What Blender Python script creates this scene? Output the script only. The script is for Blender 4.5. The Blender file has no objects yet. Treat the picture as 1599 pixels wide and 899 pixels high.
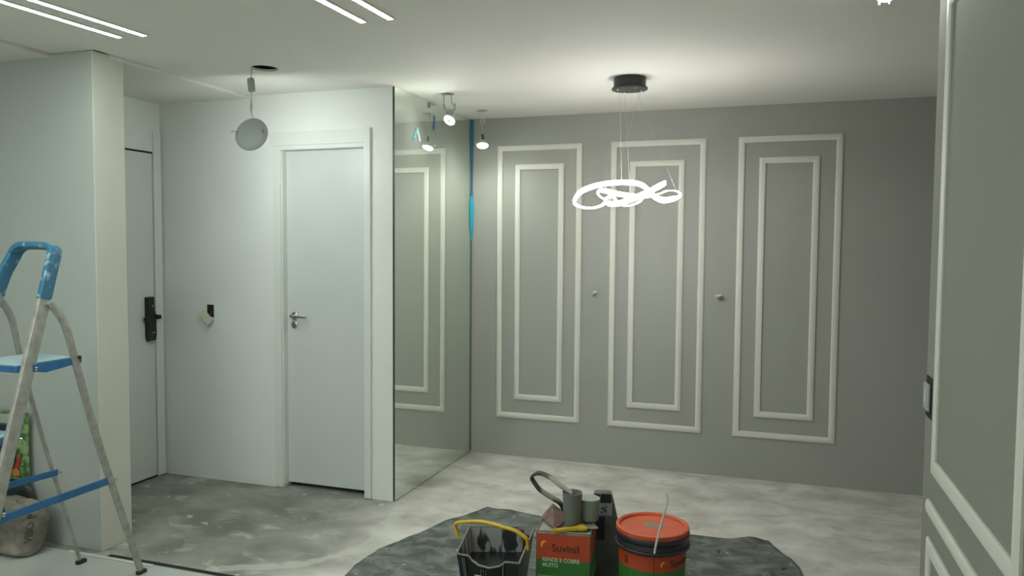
import bpy, bmesh, math, random
from mathutils import Vector, Matrix, noise as mnoise
from mathutils.bvhtree import BVHTree
from mathutils.geometry import tessellate_polygon
S = bpy.context.scene
COL = S.collection
PI = math.pi

# ------------------------------------------------------------------ camera, world, exposure
YAW, PITCH, ROLL, F, CAMH = 0.325646567, 0.0523564489, 0.00733088, 1195.64628, 1.54916
fw = Vector((-math.sin(YAW)*math.cos(PITCH), math.cos(YAW)*math.cos(PITCH), -math.sin(PITCH)))
rt0 = Vector((math.cos(YAW), math.sin(YAW), 0)); up0 = rt0.cross(fw)
rt = math.cos(ROLL)*rt0 + math.sin(ROLL)*up0
up = -math.sin(ROLL)*rt0 + math.cos(ROLL)*up0
cam = bpy.data.cameras.new('camera'); cam_o = bpy.data.objects.new('camera', cam); COL.objects.link(cam_o)
M = Matrix((rt, up, -fw)).transposed().to_4x4(); M.translation = (0, 0, CAMH)
cam_o.matrix_world = M
cam.sensor_width = 36; cam.lens = F/1599*36; cam.clip_start = 0.05; cam.clip_end = 60
S.camera = cam_o
w = bpy.data.worlds.new('world'); S.world = w; w.use_nodes = True
w.node_tree.nodes['Background'].inputs[0].default_value = (0.5, 0.55, 0.5, 1)
w.node_tree.nodes['Background'].inputs[1].default_value = 0.0
vs = S.view_settings
vs.view_transform = 'Standard'; vs.look = 'None'; vs.gamma = 1; vs.use_curve_mapping = False
vs.exposure = 0.0
# lamp strengths (lamps of the room, plus the added fill globes; used by their builders below)
COOL = (0.90, 1.0, 0.97); NEUT = (1.0, 1.0, 0.96)
E_STRIP, E_PEND, E_DISC, E_SPOT, E_FILL = 52.0, 34.0, 46.0, 380.0, 18.5

# ------------------------------------------------------------------ materials
def srgb(h):
    if isinstance(h, str): h = [int(h[i:i+2], 16)/255 for i in (0, 2, 4)]
    return tuple(((c/12.92) if c <= 0.04045 else ((c+0.055)/1.055)**2.4) for c in h) + (1,)
def mat(name, col, rough=0.6, metal=0.0, noise=0.0, nscale=8.0, bump=0.0, bscale=60.0, col2=None, spec=0.5, coords='Object'):
    m = bpy.data.materials.new(name); m.use_nodes = True
    nt = m.node_tree; b = nt.nodes['Principled BSDF']
    c = srgb(col) if isinstance(col, str) else tuple(col)+(1,)
    b.inputs['Base Color'].default_value = c
    b.inputs['Roughness'].default_value = rough; b.inputs['Metallic'].default_value = metal
    b.inputs['Specular IOR Level'].default_value = spec
    tc = nt.nodes.new('ShaderNodeTexCoord')
    if noise > 0 or col2:
        n = nt.nodes.new('ShaderNodeTexNoise'); n.inputs['Scale'].default_value = nscale; n.inputs['Detail'].default_value = 6
        r = nt.nodes.new('ShaderNodeValToRGB')
        r.color_ramp.elements[0].position = 0.35; r.color_ramp.elements[1].position = 0.65
        c2 = srgb(col2) if col2 else tuple(x*(1-noise) for x in c[:3])+(1,)
        r.color_ramp.elements[0].color = c2; r.color_ramp.elements[1].color = c
        nt.links.new(tc.outputs[coords], n.inputs['Vector']); nt.links.new(n.outputs['Fac'], r.inputs['Fac'])
        nt.links.new(r.outputs['Color'], b.inputs['Base Color'])
    if bump > 0:
        n2 = nt.nodes.new('ShaderNodeTexNoise'); n2.inputs['Scale'].default_value = bscale; n2.inputs['Detail'].default_value = 4
        bp = nt.nodes.new('ShaderNodeBump'); bp.inputs['Strength'].default_value = bump; bp.inputs['Distance'].default_value = 0.01
        nt.links.new(tc.outputs[coords], n2.inputs['Vector']); nt.links.new(n2.outputs['Fac'], bp.inputs['Height'])
        nt.links.new(bp.outputs['Normal'], b.inputs['Normal'])
    return m
def emis(name, col, s):
    m = bpy.data.materials.new(name); m.use_nodes = True
    b = m.node_tree.nodes['Principled BSDF']
    b.inputs['Base Color'].default_value = (0.8, 0.8, 0.8, 1)
    b.inputs['Emission Color'].default_value = tuple(col)+(1,); b.inputs['Emission Strength'].default_value = s
    return m

m_ceil = mat('ceiling_paint', (0.79, 0.77, 0.715), 0.8, noise=0.03, nscale=1.5, bump=0.05, bscale=30)
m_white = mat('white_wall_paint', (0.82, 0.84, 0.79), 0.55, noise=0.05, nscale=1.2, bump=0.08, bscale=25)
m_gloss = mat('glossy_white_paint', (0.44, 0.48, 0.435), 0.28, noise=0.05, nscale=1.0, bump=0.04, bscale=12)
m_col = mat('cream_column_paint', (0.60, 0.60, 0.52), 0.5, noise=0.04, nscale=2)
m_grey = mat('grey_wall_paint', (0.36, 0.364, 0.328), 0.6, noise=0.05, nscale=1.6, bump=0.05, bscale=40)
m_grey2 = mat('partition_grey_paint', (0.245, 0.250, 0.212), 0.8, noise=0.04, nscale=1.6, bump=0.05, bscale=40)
m_mold = mat('white_moulding', (0.68, 0.68, 0.61), 0.5, noise=0.04, nscale=6)
m_door = mat('white_door', (0.66, 0.69, 0.65), 0.4, noise=0.03, nscale=2)
m_frame = mat('white_door_casing', (0.74, 0.77, 0.72), 0.42)
m_black = mat('black_plastic', (0.014, 0.018, 0.018), 0.4)
m_blackm = mat('black_metal', (0.03, 0.032, 0.034), 0.35, 0.3)
m_chrome = mat('brushed_chrome', (0.55, 0.56, 0.53), 0.25, 1.0)
m_alu = mat('worn_aluminium', (0.42, 0.42, 0.37), 0.45, 0.35, noise=0.25, nscale=30, bump=0.1)
m_blue = mat('blue_ladder_paint', (0.030, 0.15, 0.33), 0.4, noise=0.3, nscale=14)
m_cable = mat('pale_cable', (0.42, 0.43, 0.40), 0.5)
m_greyp = mat('grey_plastic', (0.30, 0.33, 0.31), 0.5)
m_cream = mat('cream_plastic', (0.55, 0.54, 0.42), 0.5)
m_dark = mat('joint_and_shade_black', (0.012, 0.013, 0.012), 0.9)  # near-black for joints and for shade put into unlit openings
m_tapeblue = mat('blue_tape', (0.03, 0.17, 0.27), 0.45)
m_tapecyan = mat('cyan_tape', (0.02, 0.42, 0.58), 0.4)
m_tile = mat('white_porcelain_tile', (0.50, 0.53, 0.48), 0.22, noise=0.12, nscale=2.5)
m_orange = mat('orange_print', (0.46, 0.066, 0.018), 0.45, noise=0.1, nscale=9)
m_lid = mat('orange_lid', (0.62, 0.10, 0.035), 0.5, noise=0.16, nscale=14)
m_green = mat('green_print', (0.035, 0.17, 0.03), 0.45)
m_lgreen = mat('light_green_print', (0.13, 0.38, 0.12), 0.45)
m_yellow = mat('yellow_plastic', (0.62, 0.42, 0.015), 0.4, noise=0.12, nscale=25)
m_logo = mat('logo_yellow', (0.80, 0.34, 0.02), 0.5)
m_text = mat('dark_lettering', (0.07, 0.018, 0.015), 0.5)
def add_specks(m, scale, lo, hi, colr):
    nt = m.node_tree; b = nt.nodes['Principled BSDF']; old = b.inputs['Base Color'].links[0].from_socket
    tc = nt.nodes.new('ShaderNodeTexCoord'); v = nt.nodes.new('ShaderNodeTexNoise'); v.inputs['Scale'].default_value = scale; v.inputs['Detail'].default_value = 2
    q = nt.nodes.new('ShaderNodeMapRange'); q.inputs['From Min'].default_value = lo; q.inputs['From Max'].default_value = hi
    x = nt.nodes.new('ShaderNodeMix'); x.data_type = 'RGBA'; x.inputs[7].default_value = colr+(1,)
    nt.links.new(tc.outputs['Object'], v.inputs['Vector']); nt.links.new(v.outputs['Fac'], q.inputs['Value']); nt.links.new(q.outputs[0], x.inputs[0])
    nt.links.new(old, x.inputs[6]); nt.links.new(x.outputs[2], b.inputs['Base Color'])
m_textw = mat('white_lettering', (0.5, 0.6, 0.45), 0.5)
m_tin = mat('dusty_tin', (0.32, 0.32, 0.26), 0.5, 0.2, noise=0.35, nscale=14)
m_strap = mat('white_strap', (0.60, 0.59, 0.53), 0.45)
m_smear = mat('grey_paint_smear', (0.22, 0.25, 0.17), 0.6, noise=0.3, nscale=30)
m_dring = mat('dark_grey_plastic', (0.028, 0.027, 0.032), 0.35)
m_navy = mat('navy_print', (0.016, 0.016, 0.04), 0.5)
m_pink = mat('pink_sandpaper', (0.24, 0.15, 0.13), 0.9, noise=0.35, nscale=30, bump=0.3, bscale=200)
m_cup = mat('grey_cup_plastic', (0.22, 0.24, 0.225), 0.45, noise=0.12, nscale=20)
m_pale = mat('pale_grey_plastic', (0.36, 0.40, 0.36), 0.5, noise=0.12, nscale=12)
m_sackside = mat('grey_bag_plastic', (0.14, 0.15, 0.14), 0.5, noise=0.3, nscale=15, bump=0.4, bscale=14)
m_sack = mat('cement_sack_paper', (0.29, 0.265, 0.21), 0.85, noise=0.55, nscale=9, bump=0.6, bscale=16)
m_sackprint = mat('sack_print', (0.05, 0.06, 0.045), 0.8)
m_darkbag = mat('dark_bag_plastic', (0.03, 0.033, 0.03), 0.5, noise=0.4, nscale=12, bump=0.5, bscale=15)
m_led_strip = emis('led_strip_light', COOL, E_STRIP)
m_led_pend = emis('pendant_light', NEUT, E_PEND)
m_led_disc = emis('disc_light', COOL, E_DISC)
m_led_spot = emis('spot_light', (0.95, 1, 0.92), E_SPOT)
m_fill_globe = emis('fill_light', NEUT, E_FILL)  # glow of the added fill globes
m_red = emis('red_nut_glow', (1.0, 0.18, 0.12), 1.2)  # glow put into the red wire nuts, which are no lamps

# mirror: silvered glass with a veil of dust
m_mirror = bpy.data.materials.new('mirror_glass'); m_mirror.use_nodes = True
nt = m_mirror.node_tree; nt.nodes.remove(nt.nodes['Principled BSDF'])
g = nt.nodes.new('ShaderNodeBsdfGlossy'); g.inputs['Color'].default_value = (0.87, 0.93, 0.87, 1); g.inputs['Roughness'].default_value = 0.0
d = nt.nodes.new('ShaderNodeBsdfDiffuse'); d.inputs['Color'].default_value = (0.55, 0.60, 0.55, 1)
mx = nt.nodes.new('ShaderNodeMixShader'); mp = nt.nodes.new('ShaderNodeMapRange'); n = nt.nodes.new('ShaderNodeTexNoise')
n.inputs['Scale'].default_value = 2.5; n.inputs['Detail'].default_value = 5
tc = nt.nodes.new('ShaderNodeTexCoord'); nt.links.new(tc.outputs['Object'], n.inputs['Vector'])
mp.inputs['To Min'].default_value = 0.02; mp.inputs['To Max'].default_value = 0.20
nt.links.new(n.outputs['Fac'], mp.inputs['Value']); nt.links.new(mp.outputs[0], mx.inputs['Fac'])
nt.links.new(g.outputs[0], mx.inputs[1]); nt.links.new(d.outputs[0], mx.inputs[2])
nt.links.new(mx.outputs[0], nt.nodes['Material Output'].inputs['Surface'])

# concrete floor: patchy screed, pale streaks, white plaster spots, filled trenches, darker hall tone with some of its shade painted in
def make_concrete():
    m = bpy.data.materials.new('concrete_screed'); m.use_nodes = True
    nt = m.node_tree; N = nt.nodes.new; L = nt.links.new; b = nt.nodes['Principled BSDF']
    tc = N('ShaderNodeTexCoord')
    def noise(scale, det, stretch=(1, 1, 1), dist=0.0):
        mpn = N('ShaderNodeMapping'); mpn.inputs['Scale'].default_value = stretch; L(tc.outputs['Object'], mpn.inputs['Vector'])
        q = N('ShaderNodeTexNoise'); q.inputs['Scale'].default_value = scale; q.inputs['Detail'].default_value = det
        q.inputs['Distortion'].default_value = dist
        L(mpn.outputs[0], q.inputs['Vector']); return q.outputs['Fac']
    def ramp(src, a, bb, ca, cb):
        r = N('ShaderNodeValToRGB'); r.color_ramp.elements[0].position = a; r.color_ramp.elements[1].position = bb
        r.color_ramp.elements[0].color = tuple(ca)+(1,); r.color_ramp.elements[1].color = tuple(cb)+(1,)
        L(src, r.inputs['Fac']); return r.outputs['Color']
    def mix(fac, a, bb):
        x = N('ShaderNodeMix'); x.data_type = 'RGBA'
        if isinstance(fac, float): x.inputs[0].default_value = fac
        else: L(fac, x.inputs[0])
        for sck, v in ((x.inputs[6], a), (x.inputs[7], bb)):
            if isinstance(v, tuple): sck.default_value = v+(1,)
            else: L(v, sck)
        return x.outputs[2]
    def math_(op, a, bb=None, c=None):
        x = N('ShaderNodeMath'); x.operation = op
        for i, v in enumerate((a, bb, c)):
            if v is None: continue
            if isinstance(v, (int, float)): x.inputs[i].default_value = v
            else: L(v, x.inputs[i])
        return x.outputs[0]
    light = ramp(noise(4.0, 10, (0.9, 1.2, 1), 0.3), 0.36, 0.66, (0.44, 0.425, 0.378), (0.66, 0.645, 0.595))
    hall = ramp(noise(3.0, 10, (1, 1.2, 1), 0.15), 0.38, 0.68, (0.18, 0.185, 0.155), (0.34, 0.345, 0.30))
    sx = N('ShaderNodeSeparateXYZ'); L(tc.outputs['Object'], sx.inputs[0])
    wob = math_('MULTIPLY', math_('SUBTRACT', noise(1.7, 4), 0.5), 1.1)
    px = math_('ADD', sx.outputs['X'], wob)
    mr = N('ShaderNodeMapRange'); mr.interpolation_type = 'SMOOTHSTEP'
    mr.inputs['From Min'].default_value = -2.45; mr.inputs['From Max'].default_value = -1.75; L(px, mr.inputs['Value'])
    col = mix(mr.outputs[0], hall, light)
    # filled conduit trenches: distance to segments
    wob2 = math_('MULTIPLY', math_('SUBTRACT', noise(6, 4), 0.5), 0.10)
    def seg(ax, ay, bx, by, wd):
        dx, dy = bx-ax, by-ay; l2 = dx*dx+dy*dy
        ux = math_('SUBTRACT', sx.outputs['X'], ax); uy = math_('SUBTRACT', sx.outputs['Y'], ay)
        t = math_('DIVIDE', math_('ADD', math_('MULTIPLY', ux, dx), math_('MULTIPLY', uy, dy)), l2)
        t = math_('MINIMUM', math_('MAXIMUM', t, 0.0), 1.0)
        ex = math_('SUBTRACT', ux, math_('MULTIPLY', t, dx)); ey = math_('SUBTRACT', uy, math_('MULTIPLY', t, dy))
        dd = math_('ADD', math_('SQRT', math_('ADD', math_('MULTIPLY', ex, ex), math_('MULTIPLY', ey, ey))), wob2)
        q = N('ShaderNodeMapRange'); q.interpolation_type = 'SMOOTHSTEP'
        q.inputs['From Min'].default_value = wd*1.25; q.inputs['From Max'].default_value = wd*0.7
        q.inputs['To Min'].default_value = 0; q.inputs['To Max'].default_value = 0.55
        L(dd, q.inputs['Value']); return q.outputs[0]
    msk = seg(-2.06, 4.05, -1.93, 3.48, 0.05)
    for s in ((-1.93, 3.48, -2.12, 3.16, 0.040), (-2.12, 3.16, -2.5, 2.95, 0.035)):
        msk = math_('MAXIMUM', msk, seg(*s))
    col = mix(msk, col, (0.56,0.56,0.50))
    # pale trowel streaks, dark blotches, tiny white plaster spots
    st = N('ShaderNodeMapRange'); st.inputs['From Min'].default_value = 0.57; st.inputs['From Max'].default_value = 0.72; st.inputs['To Max'].default_value = 0.55
    L(noise(6.0, 9, (0.9, 1.3, 1), 0.6), st.inputs['Value'])
    col = mix(st.outputs[0], col, (0.62,0.60,0.54))
    sd = N('ShaderNodeMapRange'); sd.inputs['From Min'].default_value = 0.55; sd.inputs['From Max'].default_value = 0.68; sd.inputs['To Max'].default_value = 0.4
    L(noise(7, 10, (0.9, 1.2, 1), 0.6), sd.inputs['Value'])
    col = mix(sd.outputs[0], col, (0.27, 0.25, 0.21))
    sp = N('ShaderNodeMapRange'); sp.inputs['From Min'].default_value = 0.70; sp.inputs['From Max'].default_value = 0.76; sp.inputs['To Max'].default_value = 0.75
    L(noise(13, 2), sp.inputs['Value'])
    col = mix(sp.outputs[0], col, (0.62, 0.62, 0.53))
    L(col, b.inputs['Base Color']); b.inputs['Roughness'].default_value = 0.75
    bp = N('ShaderNodeBump'); bp.inputs['Strength'].default_value = 0.25; bp.inputs['Distance'].default_value = 0.01
    L(noise(14, 8), bp.inputs['Height']); L(bp.outputs[0], b.inputs['Normal'])
    return m
m_conc = make_concrete()

# paint spattered plastic sheet
def splatter(name, base, spot, scale, lo, hi, rough=0.5, stretch=(1, 1, 1), bump=0.3):
    m = mat(name, base, rough)
    nt = m.node_tree; b = nt.nodes['Principled BSDF']; tc = nt.nodes.new('ShaderNodeTexCoord')
    mpn = nt.nodes.new('ShaderNodeMapping'); mpn.inputs['Scale'].default_value = stretch; nt.links.new(tc.outputs['Object'], mpn.inputs['Vector'])
    n1 = nt.nodes.new('ShaderNodeTexNoise'); n1.inputs['Scale'].default_value = scale; n1.inputs['Detail'].default_value = 7; n1.inputs['Distortion'].default_value = 0.5
    r = nt.nodes.new('ShaderNodeValToRGB'); r.color_ramp.elements[0].position = lo; r.color_ramp.elements[1].position = hi
    r.color_ramp.elements[0].color = tuple(base)+(1,); r.color_ramp.elements[1].color = tuple(spot)+(1,)
    nt.links.new(mpn.outputs[0], n1.inputs['Vector']); nt.links.new(n1.outputs['Fac'], r.inputs['Fac']); nt.links.new(r.outputs['Color'], b.inputs['Base Color'])
    bp = nt.nodes.new('ShaderNodeBump'); bp.inputs['Strength'].default_value = bump; bp.inputs['Distance'].default_value = 0.01
    nt.links.new(n1.outputs['Fac'], bp.inputs['Height']); nt.links.new(bp.outputs[0], b.inputs['Normal'])
    return m
m_tarp = splatter('grey_plastic_sheet', (0.070, 0.082, 0.072), (0.27, 0.29, 0.26), 9, 0.40, 0.80, 0.45, (1, 1.6, 1), 0.6)
add_specks(m_tarp, 26, .70, .73, (.42, .43, .38)); add_specks(m_tarp, 17, .69, .72, (.02, .022, .02))
m_trayin = splatter('tray_inner_grey', (0.30, 0.30, 0.275), (0.02, 0.022, 0.025), 9, 0.50, 0.55, 0.4, (2.0, 2.0, 0.7), 0.05)
m_trayout = mat('tray_outer_dark', (0.014, 0.022, 0.021), 0.35, noise=0.4, nscale=12)
m_trayrim = mat('tray_rim_grey', (0.20, 0.20, 0.19), 0.4)
m_paint = mat('wet_dark_paint', (0.012, 0.013, 0.015), 0.25)
m_spatblade = mat('spatula_blade', (0.40, 0.40, 0.34), 0.35, 0.5, noise=0.3, nscale=30)
m_brushdark = splatter('loop_strap', (0.40, 0.40, 0.34), (0.035, 0.038, 0.034), 9, 0.48, 0.56, 0.6)
m_bladder = splatter('blue_paint_spattered', (0.035, 0.145, 0.24), (0.30, 0.45, 0.50), 24, 0.56, 0.68, 0.45, (1, 1, 1), 0.05)
m_leaf = splatter('leaf_print', (0.05, 0.12, 0.035), (0.22, 0.34, 0.13), 30, 0.42, 0.6, 0.45)
m_step = splatter('step_top', (0.34, 0.46, 0.46), (0.09, 0.25, 0.42), 9, 0.5, 0.7, 0.4, (1, 1, 1), 0.02)

# ------------------------------------------------------------------ mesh helpers
def link(name, bm, m, parent=None, smooth=False, angle=None):
    me = bpy.data.meshes.new(name)
    bmesh.ops.recalc_face_normals(bm, faces=bm.faces)
    bm.to_mesh(me); bm.free()
    ms = m if isinstance(m, (list, tuple)) else [m]
    for x in ms: me.materials.append(x)
    o = bpy.data.objects.new(name, me); COL.objects.link(o)
    if parent: o.parent = parent
    if smooth:
        for p in me.polygons: p.use_smooth = True
        try: me.set_sharp_from_angle(angle=math.radians(angle or 40))
        except Exception: pass
    return o
def tag(o, label=None, cat=None, group=None, kind=None):
    if label: o['label'] = label
    if cat: o['category'] = cat
    if group: o['group'] = group
    if kind: o['kind'] = kind
    return o
def empty(name, loc, label, cat, group=None, kind=None, rz=0.0):
    o = bpy.data.objects.new(name, None); COL.objects.link(o); o.location = loc; o.rotation_euler = (0, 0, rz)
    o.empty_display_size = 0.1
    return tag(o, label, cat, group, kind)
def add_box(bm, a, b, M=None, bev=0.0, mi=0):
    x0, y0, z0 = (min(a[i], b[i]) for i in range(3)); x1, y1, z1 = (max(a[i], b[i]) for i in range(3))
    vs_ = [Vector(v) for v in ((x0,y0,z0),(x1,y0,z0),(x1,y1,z0),(x0,y1,z0),(x0,y0,z1),(x1,y0,z1),(x1,y1,z1),(x0,y1,z1))]
    if M is not None: vs_ = [M @ v for v in vs_]
    v = [bm.verts.new(c) for c in vs_]
    fs = [bm.faces.new([v[i] for i in q]) for q in ((0,3,2,1),(4,5,6,7),(0,1,5,4),(1,2,6,5),(2,3,7,6),(3,0,4,7))]
    for f_ in fs: f_.material_index = mi
    if bev > 0:
        es = list({e for f_ in fs for e in f_.edges})
        bmesh.ops.bevel(bm, geom=es, offset=bev, segments=2, profile=0.5, affect='EDGES')
    return v
def box(name, a, b, m, parent=None, bev=0.0):
    bm = bmesh.new(); add_box(bm, a, b, bev=bev); return link(name, bm, m, parent)
def catmull(pts, n=8, closed=False):
    P = [Vector(p) for p in pts]; out = []; k = len(P)
    rng = range(k if closed else k-1)
    for i in rng:
        if closed: a, b, c, d = P[(i-1) % k], P[i], P[(i+1) % k], P[(i+2) % k]
        else: a, b, c, d = P[max(i-1, 0)], P[i], P[i+1], P[min(i+2, k-1)]
        for j in range(n):
            t = j/n
            out.append(0.5*((2*b)+(c-a)*t+(2*a-5*b+4*c-d)*t*t+(3*b-a-3*c+d)*t**3))
    if not closed: out.append(P[-1])
    return out
def add_sweep(bm, path, prof, closed=False, upv=Vector((0, 0, 1)), scales=None, ups=None, cap=True, mi=0):
    """prof: list of (side, up) offsets; ups: optional list of up vectors per point."""
    P = [Vector(p) for p in path]; k = len(P); rings = []
    for i in range(k):
        if closed: t = P[(i+1) % k]-P[(i-1) % k]
        else: t = P[min(i+1, k-1)]-P[max(i-1, 0)]
        t.normalize()
        u = (ups[i] if ups else upv).copy()
        s = t.cross(u)
        if s.length < 1e-4: s = t.cross(Vector((1, 0, 0)))
        s.normalize(); u = s.cross(t).normalized()
        sc = scales[i] if scales else (1, 1)
        rings.append([bm.verts.new(P[i]+s*a*sc[0]+u*b*sc[1]) for a, b in prof])
    m_ = len(prof)
    for i in range(k if closed else k-1):
        r0, r1 = rings[i], rings[(i+1) % k]
        for j in range(m_):
            f_ = bm.faces.new((r0[j], r0[(j+1) % m_], r1[(j+1) % m_], r1[j])); f_.material_index = mi
    if cap and not closed:
        bm.faces.new(rings[0][::-1]).material_index = mi; bm.faces.new(rings[-1]).material_index = mi
def circ(r, n=10, rb=None):
    rb = rb or r
    return [(r*math.cos(2*PI*i/n), rb*math.sin(2*PI*i/n)) for i in range(n)]
def rrect(a, b, r=0.004):
    out = []
    for cx, cy, s in ((a/2-r, b/2-r, 0), (-a/2+r, b/2-r, PI/2), (-a/2+r, -b/2+r, PI), (a/2-r, -b/2+r, 1.5*PI)):
        for k in range(3): out.append((cx+r*math.cos(s+k*PI/4), cy+r*math.sin(s+k*PI/4)))
    return out
def add_lathe(bm, prof, n=40, M=None, mi=0, capb=True, capt=True):
    rings = []
    for r, z in prof:
        vs_ = []
        for i in range(n):
            v = Vector((r*math.cos(2*PI*i/n), r*math.sin(2*PI*i/n), z))
            if M is not None: v = M @ v
            vs_.append(bm.verts.new(v))
        rings.append(vs_)
    for a, b in zip(rings, rings[1:]):
        for i in range(n): bm.faces.new((a[i], a[(i+1) % n], b[(i+1) % n], b[i])).material_index = mi
    if capb: bm.faces.new(rings[0][::-1]).material_index = mi
    if capt: bm.faces.new(rings[-1]).material_index = mi
def tube(name, pts, r, m, parent=None, n=8, seg=8, closed=False, smoothpath=True):
    bm = bmesh.new(); path = catmull(pts, seg, closed) if smoothpath else pts
    add_sweep(bm, path, circ(r, n), closed); return link(name, bm, m, parent, smooth=True)
def text_obj(name, body, size, m, parent, M, ext=0.0006, font_scale=(1, 1), wrap=None, bold=0.0):
    cu = bpy.data.curves.new(name, 'FONT'); cu.body = body; cu.size = size; cu.extrude = ext; cu.offset = bold
    cu.align_x = 'LEFT'; cu.align_y = 'BOTTOM_BASELINE'; cu.resolution_u = 4
    t = bpy.data.objects.new(name+'_tmp', cu); COL.objects.link(t)
    dg = bpy.context.evaluated_depsgraph_get(); me = bpy.data.meshes.new_from_object(t.evaluated_get(dg))
    bpy.data.objects.remove(t); me.name = name
    for v in me.vertices:
        c = Vector((v.co.x*font_scale[0], v.co.y*font_scale[1], v.co.z))
        v.co = wrap(c) if wrap else (M @ c)
    me.materials.clear(); me.materials.append(m)
    o = bpy.data.objects.new(name, me); COL.objects.link(o); o.parent = parent
    return o

# ------------------------------------------------------------------ room dimensions
H = 2.5; XM = -2.134; YD = 4.125; YG = 5.355; XP = 0.462; YP = 2.62
XC = -3.169; YC = 2.938; XE = -3.88; XK = -3.425; HL = 2.484; XL = -5.2; YB = -2.6; XR = 1.6
def st(name, label, cat, a, b, m, bev=0):
    return tag(box(name, a, b, m, bev=bev), label, cat, kind='structure')

# floors
bm = bmesh.new(); add_box(bm, (XL-.1, 2.895, -0.1), (XR+.1, YG+.1, 0.0))
tag(link('floor', bm, m_conc), 'bare patchy concrete floor of the dining area and hall', 'floor', kind='structure')
bm = bmesh.new()
add_box(bm, (XL-.1, YB-.1, -0.1), (XR+.1, 2.893, 0.0))
tag(link('floor', bm, m_tile), 'glossy white tiled floor in front of the dark gap', 'floor', kind='structure')
# dark gap with an aluminium lip where the tile ends
st('trim_1', 'dark open joint between white tile and concrete floor', 'floor joint', (-3.10, 2.900, 0.0), (-1.9, 2.926, 0.0015), m_dark)
bm = bmesh.new(); add_box(bm, (-3.33, 2.872, 0.0), (-2.80, 2.895, 0.004), bev=0.0015)
tag(link('trim_2', bm, m_strap), 'pale raised strip along the tile edge at the ladder foot', 'floor trim', kind='structure')

# ceiling with round cutouts
HOLES = [(-2.60, 3.518, 0.072), (-1.929, 4.434, 0.042), (-1.925, 5.038, 0.040), (0.36, 3.02, 0.042)]
def ceiling():
    bm = bmesh.new()
    outer = [(XK, YB), (XR, YB), (XR, YG), (XM-.02, YG), (XM-.02, YD), (XC+.014, YD), (XC+.014, YC), (XK, YC)]
    loops = [[Vector((x, y, H)) for x, y in outer]]
    for cx, cy, r in HOLES:
        loops.append([Vector((cx+r*math.cos(-2*PI*i/32), cy+r*math.sin(-2*PI*i/32), H)) for i in range(32)])
    flat = [v for l in loops for v in l]
    vs_ = [bm.verts.new(v) for v in flat]
    for t in tessellate_polygon(loops):
        try: bm.faces.new([vs_[i] for i in t])
        except ValueError: pass
    k = len(outer)
    for cx, cy, r in HOLES:      # sleeve of each cutout, blackened above to paint in the unlit void
        ring = vs_[k:k+32]; k += 32
        upr = [bm.verts.new(v.co+Vector((0, 0, 0.012))) for v in ring]
        up2 = [bm.verts.new(v.co+Vector((0, 0, 0.10))) for v in ring]
        for i in range(32):
            bm.faces.new((ring[i], ring[(i+1) % 32], upr[(i+1) % 32], upr[i]))
            bm.faces.new((upr[i], upr[(i+1) % 32], up2[(i+1) % 32], up2[i])).material_index = 1
        bm.faces.new(up2).material_index = 1
    # step faces and top
    def quad(*c): bm.faces.new([bm.verts.new(v) for v in c])
    for (x0, y0), (x1, y1) in (((XK, YB), (XK, YC)), ((XC+.014, YC), (XC+.014, YD))):
        quad((x0, y0, H), (x1, y1, H), (x1, y1, H+.03), (x0, y0, H+.03)); quad((x0-.03, y0, H+.03), (x1-.03, y1, H+.03), (x1, y1, H+.03), (x0, y0, H+.03))
    quad((XL-.1, YB-.1, H+.12), (XR+.1, YB-.1, H+.12), (XR+.1, YG+.1, H+.12), (XL-.1, YG+.1, H+.12))
    me = bpy.data.meshes.new('ceiling'); bm.to_mesh(me); bm.free()
    me.materials.append(m_ceil); me.materials.append(m_dark)
    o = bpy.data.objects.new('ceiling', me); COL.objects.link(o)
    tag(o, 'pale plasterboard ceiling with round lamp cutouts', 'ceiling', kind='structure')
ceiling()
st('ceiling', 'slightly lower white ceiling of the entrance hall', 'ceiling', (XE-.1, YC+.1, HL), (XC+.003, YD+.02, HL+.1), m_ceil)
st('ceiling', 'slightly lower kitchen ceiling at the far left', 'ceiling', (XL-.1, YB-.1, HL), (XK-.011, YC+.02, HL+.1), m_ceil)

# walls
st('wall_far', 'long grey feature wall with white moulding frames', 'wall', (XM-.05, YG, 0), (XR+.1, YG+.1, H), m_grey)
def wall_hall():
    bm = bmesh.new(); dx0, dx1, dz = -2.93, -2.335, 2.155
    add_box(bm, (XE-.1, YD, 0), (dx0, YD+.09, H)); add_box(bm, (dx1, YD, 0), (XM-.016, YD+.09, H)); add_box(bm, (dx0, YD, dz), (dx1, YD+.09, H))
    tag(link('wall_hall', bm, m_white), 'white wall around the inner door', 'wall', kind='structure')
wall_hall()
st('wall_behind_door', 'wall behind the inner door, coloured black for its unlit room', 'wall', (-3.3, YD+.5, 0), (XM-.05, YD+.55, H), m_dark)  # wall blackened in place of the shade behind the door
st('wall_mirror_side', 'wall carrying the tall mirror', 'wall', (XM-.10, YD+.09, 0), (XM-.016, YG, H), m_white)
st('wall_entry', 'white wall of the entrance door at the end of the hall', 'wall', (XE-.10, YC+.1, 0), (XE, YD, H), m_white)
def wall_kitchen():
    bm = bmesh.new(); add_box(bm, (XL-.1, YC, 0), (XC, YC+.192, H), bev=0.003)
    bm.normal_update()
    for f_ in bm.faces:
        if f_.calc_center_median().x > XC-0.0025: f_.material_index = 1
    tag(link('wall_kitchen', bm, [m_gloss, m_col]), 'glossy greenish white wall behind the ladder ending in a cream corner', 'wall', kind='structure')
wall_kitchen()
st('wall_left', 'far left kitchen wall out of view', 'wall', (XL-.1, YB, 0), (XL, YC, H), m_gloss)
st('wall_rear', 'white wall behind the viewer', 'wall', (XL, YB-.1, 0), (XR, YB, H), m_white)
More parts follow.
